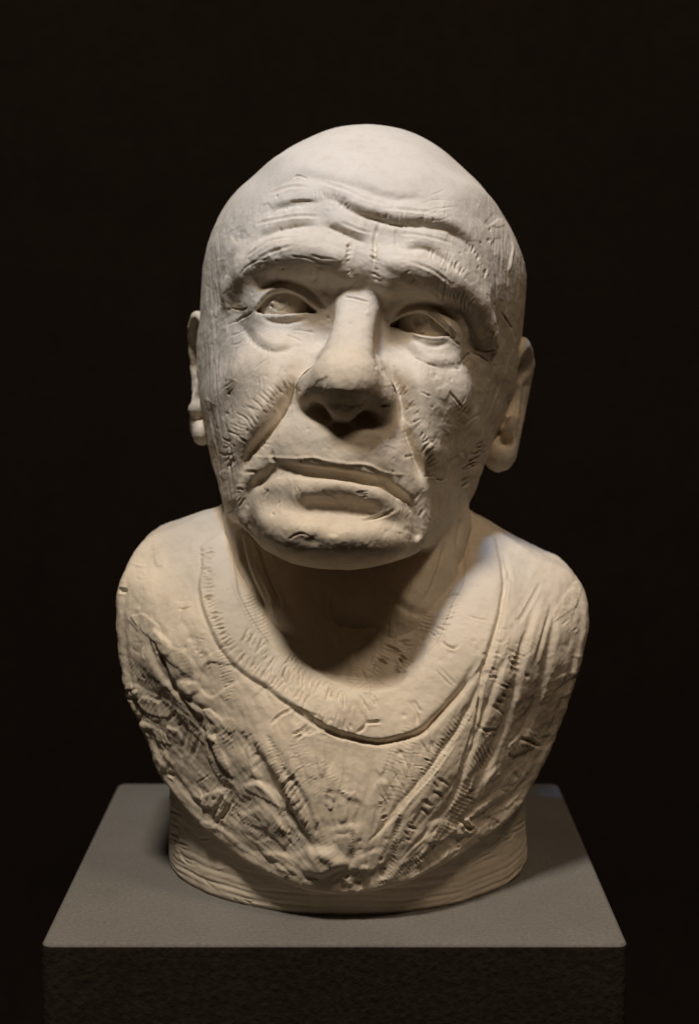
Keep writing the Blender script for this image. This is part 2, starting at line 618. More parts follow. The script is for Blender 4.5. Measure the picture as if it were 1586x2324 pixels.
import bmesh
def rounded_box(name, cx, cy, z0, z1, w, d, rad_v, rad_h, mat):
    bm = bmesh.new()
    bmesh.ops.create_cube(bm, size=1.0)
    for v in bm.verts:
        v.co = Vector((cx + v.co.x * w, cy + v.co.y * d, (z0 + z1) / 2 + v.co.z * (z1 - z0)))
    ve = [e for e in bm.edges if abs(e.verts[0].co.z - e.verts[1].co.z) > 0.01]
    bmesh.ops.bevel(bm, geom=ve, offset=rad_v, segments=6, profile=0.5, affect='EDGES')
    te = [e for e in bm.edges if all(v.co.z > z1 - 1e-5 for v in e.verts)]
    bmesh.ops.bevel(bm, geom=te, offset=rad_h, segments=4, profile=0.5, affect='EDGES')
    me = bpy.data.meshes.new(name); bm.to_mesh(me); bm.free()
    me.polygons.foreach_set("use_smooth", np.ones(len(me.polygons), bool))
    try:
        me.set_sharp_from_angle(angle=math.radians(40))
    except Exception:
        pass
    me.materials.append(mat)
    o = bpy.data.objects.new(name, me); C.objects.link(o)
    return o


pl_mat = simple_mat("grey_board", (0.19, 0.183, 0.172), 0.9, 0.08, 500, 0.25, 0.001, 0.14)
pl_side = simple_mat("dark_sides", (0.028, 0.022, 0.017), 0.95, 0.05, 300, 0.6, 0.0015, 0.25)  # much darker colour for every face that doesn't point up
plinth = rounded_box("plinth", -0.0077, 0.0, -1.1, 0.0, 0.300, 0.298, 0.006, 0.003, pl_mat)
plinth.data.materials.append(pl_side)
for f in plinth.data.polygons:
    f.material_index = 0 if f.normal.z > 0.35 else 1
plinth['label'] = 'square display plinth with grey top and dark sides under the plaster bust'
plinth['category'] = 'plinth'

bust = bpy.data.objects.new("portrait_bust", None)
C.objects.link(bust)
bust['label'] = 'pale plaster portrait bust of a bald man with furrowed brow on the grey plinth'
bust['category'] = 'bust'

# ------------------------------------------------------------------ head form
def WL(p): return ((np.asarray(p, float) - O_HEAD) @ R_HEAD) * 1000.0


def mirror(rows):
    out = []
    for x, y, z in rows:
        out.append((x, y, z))
        if x > 0:
            out.append((-x, y, z))
    return out


# depth rows of the face (mm, head axes): z -> (x, y) pairs
ROWS = {
    96: ((0, -87), (22, -84), (42, -71), (60, -46), (74, -10), (74, 30), (50, 80), (0, 103)),
    76: ((0, -101), (20, -99), (40, -90), (60, -68), (76, -38), (86, 0), (84, 40), (55, 92), (0, 114)),
    54: ((0, -108), (20, -107), (40, -99), (58, -81), (73, -55), (85, -25), (91, 10), (84, 55), (50, 100), (0, 118)),
    36: ((0, -111), (18, -112), (38, -106), (54, -93), (68, -72), (80, -42), (90, 0), (90, 40), (55, 100), (0, 118)),
    24: ((0, -114), (16, -118), (34, -114), (50, -103), (65, -80), (77, -50), (90, 0), (88, 45), (0, 115)),
    11: ((0, -92), (13, -81), (30, -76), (46, -74), (60, -69), (72, -50), (88, 0)),
    0: ((0, -96), (11, -85), (21, -80), (38, -81), (54, -74), (66, -63), (77, -42), (89, 0), (84, 45), (0, 108)),
    -14: ((0, -101), (14, -92), (22, -91), (36, -92), (53, -84), (67, -66), (79, -38), (89, 0)),
    -30: ((0, -108), (18, -102), (36, -99), (53, -89), (68, -69), (80, -38), (88, 0), (78, 45), (0, 95)),
    -48: ((0, -113), (18, -109), (34, -105), (50, -97), (66, -78), (78, -43), (85, 0)),
    -62: ((0, -123), (14, -121), (28, -113), (44, -104), (60, -84), (74, -46), (82, 0), (70, 40), (0, 80)),
    -84: ((0, -126), (15, -124), (30, -114), (45, -104), (59, -83), (71, -43), (78, 0)),
    -104: ((0, -118), (16, -116), (31, -108), (45, -93), (57, -70), (69, -32), (72, 0), (62, 35), (0, 65)),
    -118: ((0, -115), (20, -108), (36, -89), (50, -61), (62, -25), (66, 0)),
    -132: ((0, -104), (20, -98), (34, -80), (48, -48), (58, -10), (55, 30), (0, 60)),
}
cp = []
for z, row in ROWS.items():
    cp += [(x, y, z) for x, y, z in mirror([(x, y, z) for x, y in row])]
cp = np.array(cp, float)
ca = np.degrees(np.arctan2(cp[:, 0], -cp[:, 1])); cr = np.hypot(cp[:, 0], cp[:, 1])
bk = np.abs(ca) > 100
ca2 = np.r_[ca, ca[bk] - 360 * np.sign(ca[bk] + 1e-9)]
cz2 = np.r_[cp[:, 2], cp[bk, 2]]; cr2 = np.r_[cr, cr[bk]]
keep = np.unique(np.round(np.c_[ca2, cz2], 3), axis=0, return_index=True)[1]
face = tps(np.c_[ca2 * 1.6, cz2][keep] / 100, cr2[keep])
ga = np.arange(-184, 185, 2.0); gh = np.arange(-150, 125, 2.0)
G = np.stack(np.meshgrid(ga, gh, indexing='ij'), -1)
RT = face(G.reshape(-1, 2) * np.array([1.6, 1]) / 100).reshape(G.shape[:2])
dA, dH = np.gradient(RT, math.radians(2), 2.0)
GN = 1 / np.sqrt(1 + dH ** 2 + (dA / RT) ** 2)


def bil(tab, a, h):
    a = np.clip((a - ga[0]) / 2, 0, len(ga) - 1.001); h = np.clip((h - gh[0]) / 2, 0, len(gh) - 1.001)
    i = a.astype(int); j = h.astype(int); u = a - i; v = h - j
    return tab[i, j] * (1 - u) * (1 - v) + tab[i + 1, j] * u * (1 - v) + tab[i, j + 1] * (1 - u) * v + tab[i + 1, j + 1] * u * v


def smax(a, b, k):
    h = np.maximum(k - np.abs(a - b), 0) / k
    return np.maximum(a, b) + h * h * k * 0.25


def face_fn(p):
    a = np.degrees(np.arctan2(p[:, 0], -p[:, 1])); r = np.hypot(p[:, 0], p[:, 1])
    d = (r - bil(RT, a, p[:, 2])) * bil(GN, a, p[:, 2])
    d = smax(d, p[:, 2] - 92, 6)
    under = (-131 + 0.36 * np.maximum(p[:, 1] + 100, -40) - p[:, 2]) * 0.94
    return smax(d, under, 16).astype(np.float32)


S = Sculpt()
S.ell((-1, 6, 34), (91, 116, 103), k=1)
S.add(face_fn, (0, 0, 0), 400, k=14)


def both(fn):
    for sgn in (-1, 1):
        fn(np.array([sgn, 1, 1]), sgn)


# brow ridge lips
S.chain([P(542, 668, -64), P(566, 626, -80), P(609, 596, -94), P(660, 577, -103), P(710, 575, -108), P(760, 592, -109), P(790, 622, -107)],
        (4, 6, 7, 7.5, 7.5, 6.5, 5), k=11)
S.chain([P(880, 638, -108), P(905, 620, -108), P(945, 622, -105.5), P(995, 645, -101), P(1040, 663, -93), P(1075, 690, -84), P(1100, 735, -72), P(1108, 770, -62)],
        (5, 6.5, 7.5, 7.5, 7, 6.5, 5.5, 4), k=11)
# eyes: lid domes, then the almond openings
EYE_L = P(655, 694, -75.5); EYE_R = P(964, 742, -78.5)
LID_UL = Z2([(945, 650), (860, 565), (750, 485), (620, 457), (520, 482), (445, 540), (395, 602)])
LID_LL = Z2([(395, 602), (490, 640), (590, 658), (700, 650), (820, 640), (945, 650)])
LID_UR = Z3([(330, 660), (430, 592), (530, 565), (630, 588), (720, 650), (800, 718), (855, 762)])
LID_LR = Z3([(855, 762), (780, 740), (690, 752), (590, 742), (480, 712), (400, 682), (330, 660)])
for c, up, low in ((EYE_L, LID_UL, LID_LL), (EYE_R, LID_UR, LID_LR)):
    S.ell(c, (23, 22, 20), k=7)
    poly = np.array(list(up) + list(low)[1:-1])
    loc = P(poly[:, 0], poly[:, 1], np.full(len(poly), c[1] - 18))[:, [0, 2]]
    loc = spline(loc, 3, closed=True)

    def opening(p, loc=loc, c=c):
        return np.maximum(poly_sd(loc, p[:, [0, 2]]), (p[:, 1] - (c[1] - 8))).astype(np.float32)
    S.add(opening, c + np.array([0, -20, 0]), 22, k=1.5, op='s')
# nose
S.chain([P(812, 686, -101), P(806, 740, -109.5), P(797, 800, -118), P(787, 850, -125.5)], (8, 8.5, 10, 13), k=7)
S.chain([P(834, 692, -105.5), P(828, 740, -113.5), P(821, 800, -122.5), P(810, 855, -131)], (4.5, 4.5, 5, 7), k=5)
S.chain([P(790, 690, -105.5), P(780, 740, -113.5), P(769, 800, -122), P(757, 855, -129)], (4.5, 5, 5.5, 7), k=6)
S.ell(P(784, 868, -127), (18, 16, 12), k=8)
S.ell(P(752, 845, -107), (9, 13, 15), k=10)
S.ell(P(842, 862, -106), (8, 12, 13), k=9)
S.ell(P(711, 885, -113), (9, 16, 9.5), k=8)
S.ell(P(861, 906, -113), (9, 16, 10.5), k=8)
S.chain([P(783, 878, -130), P(780, 914, -128), P(777, 934, -122)], (13, 8.5, 5.5), k=9)
S.ell(P(786, 918, -114), (22, 11, 8.5), k=6, rot=ry(math.radians(8)))
S.ell(P(727, 934, -121), (6, 6, 3.4), k=4, op='s', rot=ry(math.radians(30)))
S.ell(P(828, 950, -121), (7, 6, 3.6), k=4, op='s', rot=ry(math.radians(-10)))
# cheeks
S.ell(P(625, 838, -86), (21, 15, 13), k=16, rot=ry(math.radians(-25)))
S.ell(P(985, 880, -86), (21, 15, 15), k=16, rot=ry(math.radians(28)))
# mouth: undercut of the upper lip, chin island, lower lip
S.chain([P(600, 1082, -112), P(655, 1071, -127), P(720, 1077, -134), P(790, 1089, -135), P(850, 1101, -131), P(908, 1128, -116)], (3, 7.5, 9, 9, 8, 3.5), k=4, op='s')
S.ell(P(757, 1208, -102.5), (39, 26, 17), k=8)
S.ell(P(620, 1165, -88), (16, 16, 16), k=10)
S.ell(P(900, 1190, -88), (16, 16, 16), k=10)
S.chain([P(634, 1090, -106), P(690, 1096, -114), P(770, 1109, -116.5), P(845, 1124, -113.5), P(900, 1147, -102)], (5, 6, 6.5, 6.5, 5), k=4)
S.chain([P(640, 1110, -104), P(690, 1109, -114.5), P(770, 1121, -118.5), P(845, 1136, -115), P(902, 1162, -101)], (6, 7.5, 8, 7.5, 6), k=7)
S.chain([P(706, 1147, -123), P(768, 1153, -127), P(838, 1162, -122)], (3.5, 7.5, 4), k=9, op='s')
for line in ([(595, 1085, -106), (622, 1062, -114), (680, 1064, -119), (740, 1073, -122), (800, 1083, -122), (876, 1101, -114), (911, 1127, -105)],):
    S.chain([P(*q) for q in line], 2.6, k=4, op='s')

# outline correction: scale radially so that the outline meets the photographed one
OUT_PX = [(831, 281), (760, 289), (709, 308), (659, 333), (613, 364), (577, 397), (537, 432), (506, 473), (486, 513), (468, 564), (460, 620), (457, 660), (453, 723), (447, 790), (448, 850), (454, 912),
          (459, 945), (467, 985), (479, 1041), (495, 1097), (506, 1142), (522, 1174), (554, 1198), (575, 1222), (596, 1243), (628, 1262), (654, 1277), (696, 1286),
          (760, 1293), (830, 1290), (891, 1275), (918, 1267), (960, 1247), (995, 1228), (1016, 1205), (1045, 1172), (1057, 1149), (1069, 1131), (1084, 1101), (1096, 1063),
          (1108, 1040), (1121, 998), (1141, 960), (1156, 915), (1168, 885), (1178, 800), (1185, 750), (1193, 660), (1192, 614), (1186, 584), (1171, 544), (1150, 501), (1120, 455), (1084, 412), (1044, 374), (1003, 338), (963, 313), (922, 295), (882, 286)]
OUTP = spline(OUT_PX, 3, closed=True)
C0 = np.array([815.0, 800.0])
t_ang = np.unwrap(np.arctan2(OUTP[:, 1] - C0[1], OUTP[:, 0] - C0[0]))
t_rad = np.hypot(OUTP[:, 0] - C0[0], OUTP[:, 1] - C0[1])
o_ = np.argsort(np.mod(t_ang, 2 * np.pi))
t_ang = np.mod(t_ang, 2 * np.pi)[o_]; t_rad = t_rad[o_]
ANG = np.linspace(0, 2 * np.pi, 180, endpoint=False)
TR = np.interp(ANG, np.r_[t_ang[-1] - 2 * np.pi, t_ang, t_ang[0] + 2 * np.pi], np.r_[t_rad[-1], t_rad, t_rad[0]])
SCALE = np.ones(len(ANG)); RTAN = np.full(len(ANG), 90.0)
ang_loc = ANG.copy()


def warped(p, band=8.0):
    """the head form after the outline correction"""
    x = p[:, 0]; z = p[:, 2]
    a = np.mod(np.arctan2(-z, x), 2 * np.pi); r = np.hypot(x, z)
    i = np.argsort(ang_loc)
    al = ang_loc[i]
    s = np.interp(a, np.r_[al[-1] - 2 * np.pi, al, al[0] + 2 * np.pi], np.r_[SCALE[i][-1], SCALE[i], SCALE[i][0]])
    rt = np.interp(a, np.r_[al[-1] - 2 * np.pi, al, al[0] + 2 * np.pi], np.r_[RTAN[i][-1], RTAN[i], RTAN[i][0]])
    w = sstep(0.45, 0.95, r / rt)
    f = 1 / (1 + (s - 1) * w)
    q = p.astype(np.float32).copy()
    q[:, 0] = x * f; q[:, 2] = z * f
    return S.eval(q, band)


def outline_radius():
    """largest photo radius at which the head is met, per angle, and where it touches"""
    lo_ = TR * 0.6; hi_ = TR * 1.5
    ys = np.linspace(-130, 100, 70)
    for _ in range(11):
        m = (lo_ + hi_) / 2
        px = C0[0] + m * np.cos(ANG); py = C0[1] + m * np.sin(ANG)
        pts = P(np.repeat(px, len(ys)), np.repeat(py, len(ys)), np.tile(ys, len(ANG)))
        d = warped(pts, 10.0).reshape(len(ANG), -1)
        hitm = d.min(1) < 0
        lo_ = np.where(hitm, m, lo_); hi_ = np.where(hitm, hi_, m)
        best = ys[d.argmin(1)]
    return lo_, P(C0[0] + lo_ * np.cos(ANG), C0[1] + lo_ * np.sin(ANG), best)


for it in range(4):
    r_now, tp = outline_radius()
    ratio = TR / r_now
    if it == 0:
        ang_loc = np.mod(np.arctan2(-tp[:, 2], tp[:, 0]), 2 * np.pi)
    k_ = np.array([1, 2, 3, 2, 1.]); k_ /= k_.sum()
    ratio = sum(k_[j] * np.roll(ratio, j - 2) for j in range(5))
    SCALE = SCALE * ratio
    RTAN = np.hypot(tp[:, 0], tp[:, 2]) * ratio
    print("outline error px", np.abs(TR - r_now).max().round(1), np.abs(TR - r_now).mean().round(2))

# neck
N = Sculpt()
N.chain([WL((0.0, 0.022, 0.09)), WL((0.0, 0.022, 0.16)), WL((0.0, 0.02, 0.25))], (68, 62, 60), k=2)
for pts in (((610, 1200, .0), (632, 1330, -.030), (655, 1490, -.045)), ((965, 1210, .0), (948, 1340, -.028), (918, 1490, -.042))):
    N.chain([WL(U(*q)) for q in pts], (18, 27, 28), k=20)
for pts in (((548, 1180, -.018), (600, 1290, -.048), (650, 1400, -.066), (700, 1520, -.066)), ((1030, 1190, -.018), (980, 1300, -.046), (930, 1400, -.063), (880, 1520, -.062))):
    N.chain([WL(U(*q)) for q in pts], (10, 9, 8, 7), k=16)
N.ball(WL(U(800, 1390, -.046)), 11, k=16)
N.chain([WL(U(560, 1215, -.03)), WL(U(575, 1290, -.05)), WL(U(585, 1340, -.056))], 5, k=5)


def head_sdf(p, band=8.0):
    a = warped(p, band); b = N.eval(p, band)
    h = np.maximum(8 - np.abs(a - b), 0) / 8
    return np.minimum(a, b) - h * h * 2


lo = np.array([-125, -170, -330.]); hi = np.array([125, 135, 150.])
hv, hq = surface_nets(head_sdf, lo, hi, 1.3)
print("head nets", len(hv), time.time() - T0)
hv, hq = refine(hv, hq)
hw = to_world(hv)
B = Brush(hv, hq, to_world)
# large folds of the face
B.fold([(722, 800), (692, 850), (668, 892), (655, 919), (628, 959), (590, 1004), (566, 1034), (552, 1070), (548, 1110)], A=9.5, w1=46, w2=135, B=6.5, w0=11, side=-1, taper=(0.38, 0.28))
B.fold([(874, 800), (888, 845), (903, 885), (911, 922), (916, 968), (930, 1010), (948, 1063), (966, 1115)], A=8.5, w1=46, w2=135, B=7.5, w0=11, side=1, taper=(0.3, 0.25))
B.fold([(606, 1072), (586, 1092), (566, 1120), (560, 1165), (576, 1202), (612, 1237)], A=1.5, w1=18, w2=60, B=4.2, w0=15, side=1, taper=(0.2, 0.35))
B.fold([(915, 1130), (931, 1155), (944, 1206), (938, 1232)], A=1.5, w1=18, w2=60, B=4.5, w0=13, side=-1)
# pouches under the eyes
B.fold(Z2([(230, 700), (290, 790), (360, 890), (450, 960), (560, 995), (660, 975), (780, 920)]), A=2.6, w1=22, w2=75, B=1.0, w0=7, side=1)
B.fold(Z3([(420, 800), (520, 910), (640, 985), (760, 1005), (880, 975), (960, 900), (1010, 850)]), A=2.4, w1=22, w2=80, B=0.8, w0=8, side=1)
# lid creases
B.groove(Z2([(385, 520), (450, 400), (550, 355), (680, 345), (800, 390), (900, 470), (980, 560), (1020, 620)]), w=10, h=2.5, lip=0)
B.groove(Z3([(320, 630), (420, 530), (520, 490), (640, 490), (740, 530), (830, 600), (890, 690), (930, 770)]), w=10, h=2.7, lip=0)
# forehead rolls
B.fold(Z1([(330, 385), (430, 335), (520, 280), (600, 288), (690, 308), (780, 330), (840, 355), (920, 380), (1010, 374), (1120, 372)]), A=0.94, w1=25, w2=90, B=0.70, w0=10, side=1)
B.fold(Z1([(340, 440), (400, 428), (450, 412), (520, 396), (600, 388), (650, 380)]), A=1.76, w1=16, w2=60, B=0.98, w0=6, side=1, taper=.4)
B.fold(Z1([(560, 385), (640, 372), (690, 385), (740, 422), (800, 447), (870, 467), (950, 487), (1060, 492), (1150, 505), (1210, 540), (1265, 590), (1315, 700)]),
       A=2.70, w1=22, w2=66, B=1.12, w0=6, side=1, taper=.3)
B.fold(Z1([(300, 590), (345, 552), (420, 517), (500, 497), (570, 490), (640, 495)]), A=1.89, w1=18, w2=58, B=1.26, w0=5, side=1, taper=.35)
B.fold(Z1([(600, 488), (650, 497), (710, 520), (760, 545), (835, 574)]), A=2.29, w1=18, w2=58, B=1.12, w0=6, side=1, taper=.35)
B.fold(Z1([(920, 560), (975, 590), (1050, 588), (1110, 612), (1170, 655), (1240, 705), (1280, 760)]), A=2.16, w1=18, w2=56, B=1.26, w0=6, side=1, taper=.35)
B.apply((0, -1, 0))
# ---- finer marks, along the surface normal
B.groove(Z1([(872, 470), (852, 530), (850, 600), (845, 660), (860, 725)]), w=5, h=1.3)
B.groove(Z1([(750, 555), (735, 640), (748, 705)]), w=6, h=0.9)
B.groove(Z1([(860, 500), (868, 575)]), w=3, h=0.6, smooth=False)
B.groove(Z1([(940, 500), (945, 570)]), w=4, h=0.6, smooth=False)
B.groove(Z1([(310, 610), (380, 560), (450, 540), (530, 535)]), w=3, h=0.7)
B.groove(Z1([(500, 280), (522, 272), (560, 285)]), w=2.5, h=0.6)
B.groove(Z1([(480, 388), (530, 382), (590, 384)]), w=4, h=0.7)
for q in ([(330, 480), (420, 460), (520, 445), (620, 448)], [(620, 300), (720, 330), (800, 365), (900, 395)], [(880, 410), (1000, 420), (1120, 430)], [(960, 520), (1060, 530), (1180, 560)],
          [(700, 470), (770, 500), (840, 520)], [(400, 350), (480, 320), (560, 318)], [(1000, 640), (1100, 680), (1180, 740)], [(330, 640), (400, 600), (500, 570)]):
    B.groove(Z1(q), w=4, h=0.45, lip=0.5)
for q in ([(240, 300), (300, 220), (380, 170), (490, 150)], [(310, 120), (370, 70), (440, 20)], [(680, 120), (850, 140), (960, 180), (1050, 190)], [(880, 110), (980, 140), (1090, 150)]):
    B.groove(Z2(q), w=3, h=0.4)
B.hatch(Z1([(590, 352), (680, 368), (745, 402)]), step=8, length=22, ang=75, w=2.6, h=0.8)
B.hatch(Z1([(870, 448), (1000, 458), (1130, 468)]), step=8, length=22, ang=90, w=2.4, h=0.7)
B.hatch(Z1([(1110, 350), (1130, 470)]), step=9, length=50, ang=88, w=2.4, h=0.35)
B.hatch(Z1([(1080, 605), (1150, 640), (1235, 690)]), step=7, length=24, ang=80, w=2.6, h=1.0)
B.hatch(Z1([(735, 570), (740, 700)]), step=9, length=16, ang=60, w=2.8, h=0.9)
B.hatch(Z1([(845, 600), (855, 720)]), step=9, length=18, ang=120, w=2.8, h=0.9)
B.hatch(Z1([(1255, 560), (1290, 620), (1320, 710)]), step=10, length=10, ang=40, w=2.8, h=1.0)
B.hatch(Z3([(700, 360), (860, 440), (960, 500), (1030, 580), (1065, 660), (1090, 770)]), step=7, length=26, ang=70, w=2.4, h=0.9)
B.hatch(Z3([(440, 250), (560, 320), (620, 330)]), step=12, length=20, ang=110, w=2.4, h=0.7)
# left cheek and its fold
B.hatch(Z4([(930, 100), (780, 170), (640, 260), (540, 370), (450, 500), (380, 620)]), step=7, length=34, ang=78, w=2.4, h=0.8)
B.hatch(Z4([(760, 260), (640, 370), (540, 480), (480, 600)]), step=9, length=26, ang=95, w=2.4, h=0.6)
B.hatch(Z4([(800, 430), (870, 330), (950, 240)]), step=7, length=14, ang=70, w=2.0, h=0.35)
B.hatch(Z4([(580, 80), (700, 130)]), step=12, length=40, ang=70, w=2.6, h=0.45)
B.hatch(Z4([(350, 80), (420, 180)]), step=9, length=30, ang=85, w=2.4, h=0.3)
B.hatch(Z4([(400, 560), (360, 700), (430, 800)]), step=8, length=28, ang=80, w=2.6, h=0.9)
B.hatch(Z4([(560, 860), (500, 960), (470, 1060), (510, 1130)]), step=9, length=24, ang=70, w=3.0, h=0.9)
B.hatch(Z4([(700, 620), (600, 680), (540, 760)]), step=10, length=30, ang=60, w=3, h=0.6)
# right cheek
B.hatch(Z5([(430, 80), (500, 180), (560, 290), (610, 420), (680, 560), (720, 690), (680, 830)]), step=9, length=28, ang=70, w=2.8, h=0.8)
B.hatch(Z5([(1075, 550), (1010, 720), (950, 900)]), step=7, length=34, ang=50, w=2.4, h=1.0)
B.hatch(Z5([(940, 240), (980, 330), (1000, 400)]), step=9, length=34, ang=60, w=2.6, h=0.7)
B.hatch(Z5([(580, 950), (640, 1090), (720, 1120)]), step=12, length=24, ang=60, w=3, h=0.7)
B.hatch(Z5([(500, 1390), (640, 1350), (780, 1270)]), step=9, length=26, ang=25, w=2.4, h=0.7)
for q in ([(620, 150), (660, 170), (700, 185)], [(840, 150), (900, 220), (945, 275)], [(500, 650), (560, 640)], [(740, 820), (800, 830)]):
    B.groove(Z5(q), w=2.6, h=0.8)
# around the eyes
for q in ([(380, 610), (250, 690), (130, 740)], [(350, 640), (280, 660), (200, 715)], [(170, 590), (240, 605), (320, 590)], [(520, 1030), (440, 1080), (370, 1140)],
          [(320, 840), (240, 910), (170, 920)], [(290, 780), (220, 820), (160, 840)], [(640, 830), (740, 860), (800, 900)], [(700, 790), (790, 790), (920, 815)]):
    B.groove(Z2(q), w=2.6, h=0.5)
B.hatch(Z2([(330, 870), (420, 940), (520, 985)]), step=6, length=14, ang=60, w=2, h=0.5)
B.groove(Z2([(405, 604), (500, 646), (600, 666), (720, 655), (850, 640)]), w=3, h=-0.9, lip=0)
B.groove(Z2([(430, 660), (500, 700), (600, 722), (720, 715), (860, 685)]), w=6, h=1.0, lip=0.1)
B.groove(Z2([(375, 620), (420, 520), (500, 440), (600, 410), (700, 425), (850, 500)]), w=3, h=-0.8, lip=0)
B.groove(Z2([(1180, 490), (1280, 505), (1400, 540)]), w=3, h=0.9)
B.groove(Z3([(480, 716), (580, 750), (690, 762), (800, 750)]), w=3, h=-0.9, lip=0)
B.groove(Z3([(500, 756), (600, 805), (700, 818), (800, 790)]), w=6, h=1.0, lip=0.1)
B.groove(Z3([(560, 530), (680, 552), (780, 636), (860, 730)]), w=3, h=-0.8, lip=0)
for q in ([(820, 770), (850, 790), (880, 815)], [(1000, 830), (1080, 862), (1180, 845)], [(960, 870), (1040, 900), (1110, 945)], [(500, 905), (600, 950), (720, 990)],
          [(880, 960), (930, 900), (960, 880)], [(1180, 620), (1175, 700), (1130, 760)], [(1160, 640), (1150, 700)], [(1215, 560), (1250, 620), (1290, 690)]):
    B.groove(Z3(q), w=2.8, h=0.7)
B.hatch(Z3([(520, 960), (580, 1000), (660, 1020)]), step=8, length=14, ang=80, w=2.2, h=0.5)
B.hatch(Z3([(860, 1000), (920, 940), (980, 880)]), step=9, length=20, ang=70, w=2.2, h=0.6)
# mouth and chin
B.groove(ZM([(170, 112), (270, 112), (450, 122), (600, 115), (700, 140), (860, 162), (1000, 168), (1130, 225), (1300, 250)]), w=4, h=-0.8, lip=0)
B.hatch(ZM([(440, 124), (600, 118), (760, 148), (860, 164)]), step=9, length=9, ang=70, w=2.4, h=0.7)
B.groove(ZM([(280, 60), (270, 110), (300, 150)]), w=5, h=0.9)
B.hatch(ZM([(430, 370), (520, 370)]), step=7, length=30, ang=85, w=2.4, h=0.6)
B.groove(ZM([(920, 382), (970, 376), (1020, 372)]), w=2.4, h=0.9)
B.groove(ZM([(930, 396), (1020, 390)]), w=2, h=0.7, smooth=False)
B.groove(ZM([(320, 268), (358, 228)]), w=2, h=0.6, smooth=False)
B.groove(ZM([(930, 580), (960, 600), (1040, 585), (1120, 560), (1220, 515)]), w=4, h=1.2)
B.hatch(ZM([(1180, 520), (1290, 520), (1340, 580)]), step=8, length=18, ang=75, w=2.2, h=0.5)
B.hatch(ZM([(200, 355), (280, 420), (340, 470)]), step=9, length=12, ang=60, w=2.4, h=0.7)
B.bump(*ZM([(490, 745)])[0], 22, -1.2); B.bump(*ZM([(590, 760)])[0], 14, -0.8)
B.bump(*ZM([(745, 692)])[0], 9, -1.2); B.bump(*ZM([(745, 722)])[0], 10, 0.7); B.bump(*ZM([(280, 548)])[0], 3.5, -1.0)
B.groove(ZM([(400, 745), (440, 715), (500, 695), (560, 720)]), w=3, h=0.5)
B.groove(ZM([(240, 840), (320, 880), (420, 925)]), w=3, h=0.9)
B.groove(ZM([(290, 880), (330, 905)]), w=3, h=0.9, smooth=False)
B.bump(*ZM([(740, 40)])[0], 22, -1.0)
B.groove(ZN([(1200, 1500), (1260, 1490), (1310, 1510)]), w=3, h=0.8)
B.bump(*ZN([(838, 512)])[0], 2.5, -0.8); B.bump(*ZN([(1025, 390)])[0], 7, 0.7)
B.bump(*ZN([(1010, 360)])[0], 4, -0.6)
for k in range(60):
    x = rng.uniform(550, 1030); y = rng.uniform(1300, 1480); L = rng.uniform(20, 70); dx = (x - 790) * -0.0016 * L
    B.groove([(x, y), (x + dx * .5 + 1, y + L * .5), (x + dx, y + L)], rng.uniform(1.8, 4), rng.uniform(-.4, .6))
for q in ([(545, 1215), (560, 1290), (600, 1380)], [(575, 1230), (600, 1300), (640, 1380)], [(1045, 1180), (1040, 1240), (1050, 1310)], [(1010, 1230), (990, 1310), (940, 1400)]):
    B.groove(q, w=7, h=1.8)
B.fold([(850, 1300), (880, 1350), (930, 1390), (985, 1400)], A=1.5, w1=20, w2=80, B=0.5, w0=8, side=1)
# dragged strokes down the temples and jaw
for x0, x1, y0, y1, n in ((466, 500, 520, 900, 26), (462, 540, 880, 1120, 22), (1120, 1182, 480, 760, 26), (1110, 1160, 760, 1040, 22)):
    for k in range(n):
        x = rng.uniform(x0, x1); y = rng.uniform(y0, y1); L = rng.uniform(50, 150); dx = (0.16 if x < 800 and y > 850 else (-0.3 if y > 760 and x > 800 else rng.normal(0, .05))) * L
        B.groove([(x, y), (x + dx * .4, y + L * .5), (x + dx, y + L)], rng.uniform(1.6, 3.5), rng.uniform(.05, .28))
B.groove(Z3([(1290, 0), (1300, 60), (1285, 130), (1265, 240)]), w=3, h=-0.8)
# small nicks and presses over the modelled parts of the face
for k in range(330):
    x = rng.uniform(470, 1170); y = rng.uniform(440, 1250)
    if 735 < x < 850 and 690 < y < 900 or (abs(x - 655) < 75 and abs(y - 685) < 60) or (abs(x - 964) < 80 and abs(y - 735) < 60):
        continue
    a = math.atan2(y - 830, x - 800) + rng.choice([0, 1.57]) + rng.normal(0, .5); L = rng.uniform(6, 34)
    c_, s_ = math.cos(a) * L / 2, math.sin(a) * L / 2
    B.groove([(x - c_, y - s_), (x + rng.normal(0, 2), y + rng.normal(0, 2)), (x + c_, y + s_)], rng.uniform(1.6, 4), rng.uniform(-.22, .2))
for k in range(170):
    x = rng.uniform(480, 1160); y = rng.uniform(470, 1240)
    if 735 < x < 850 and 690 < y < 900 or (abs(x - 655) < 85 and abs(y - 685) < 70) or (abs(x - 964) < 90 and abs(y - 735) < 70):
        continue
    B.dab(x, y, rng.uniform(10, 34), rng.uniform(8, 22), rng.uniform(0, 3.1), rng.uniform(-.38, .38), rng.uniform(.2, .6), rng.normal(0, .7))
for k in range(110):
    B.bump(rng.uniform(470, 1170), rng.uniform(440, 1260), rng.uniform(2, 4), -rng.uniform(.2, .7))
B.apply()
smooth_top = sstep(-20, 10, (B.py - (430 + 60 * ((B.px - 830) / 330) ** 2)))
B.relief((0.45 * fbm(B.v, 16, 2, 1) + 0.22 * fbm(B.v, 5, 3, 2)) * (0.15 + 0.85 * smooth_top) + 0.05 * fbm(B.v, 1.8, 2, 3))
hv = B.v
hw = to_world(hv)
head = mesh_obj("head", hw, hq, CLAY, bust, None)
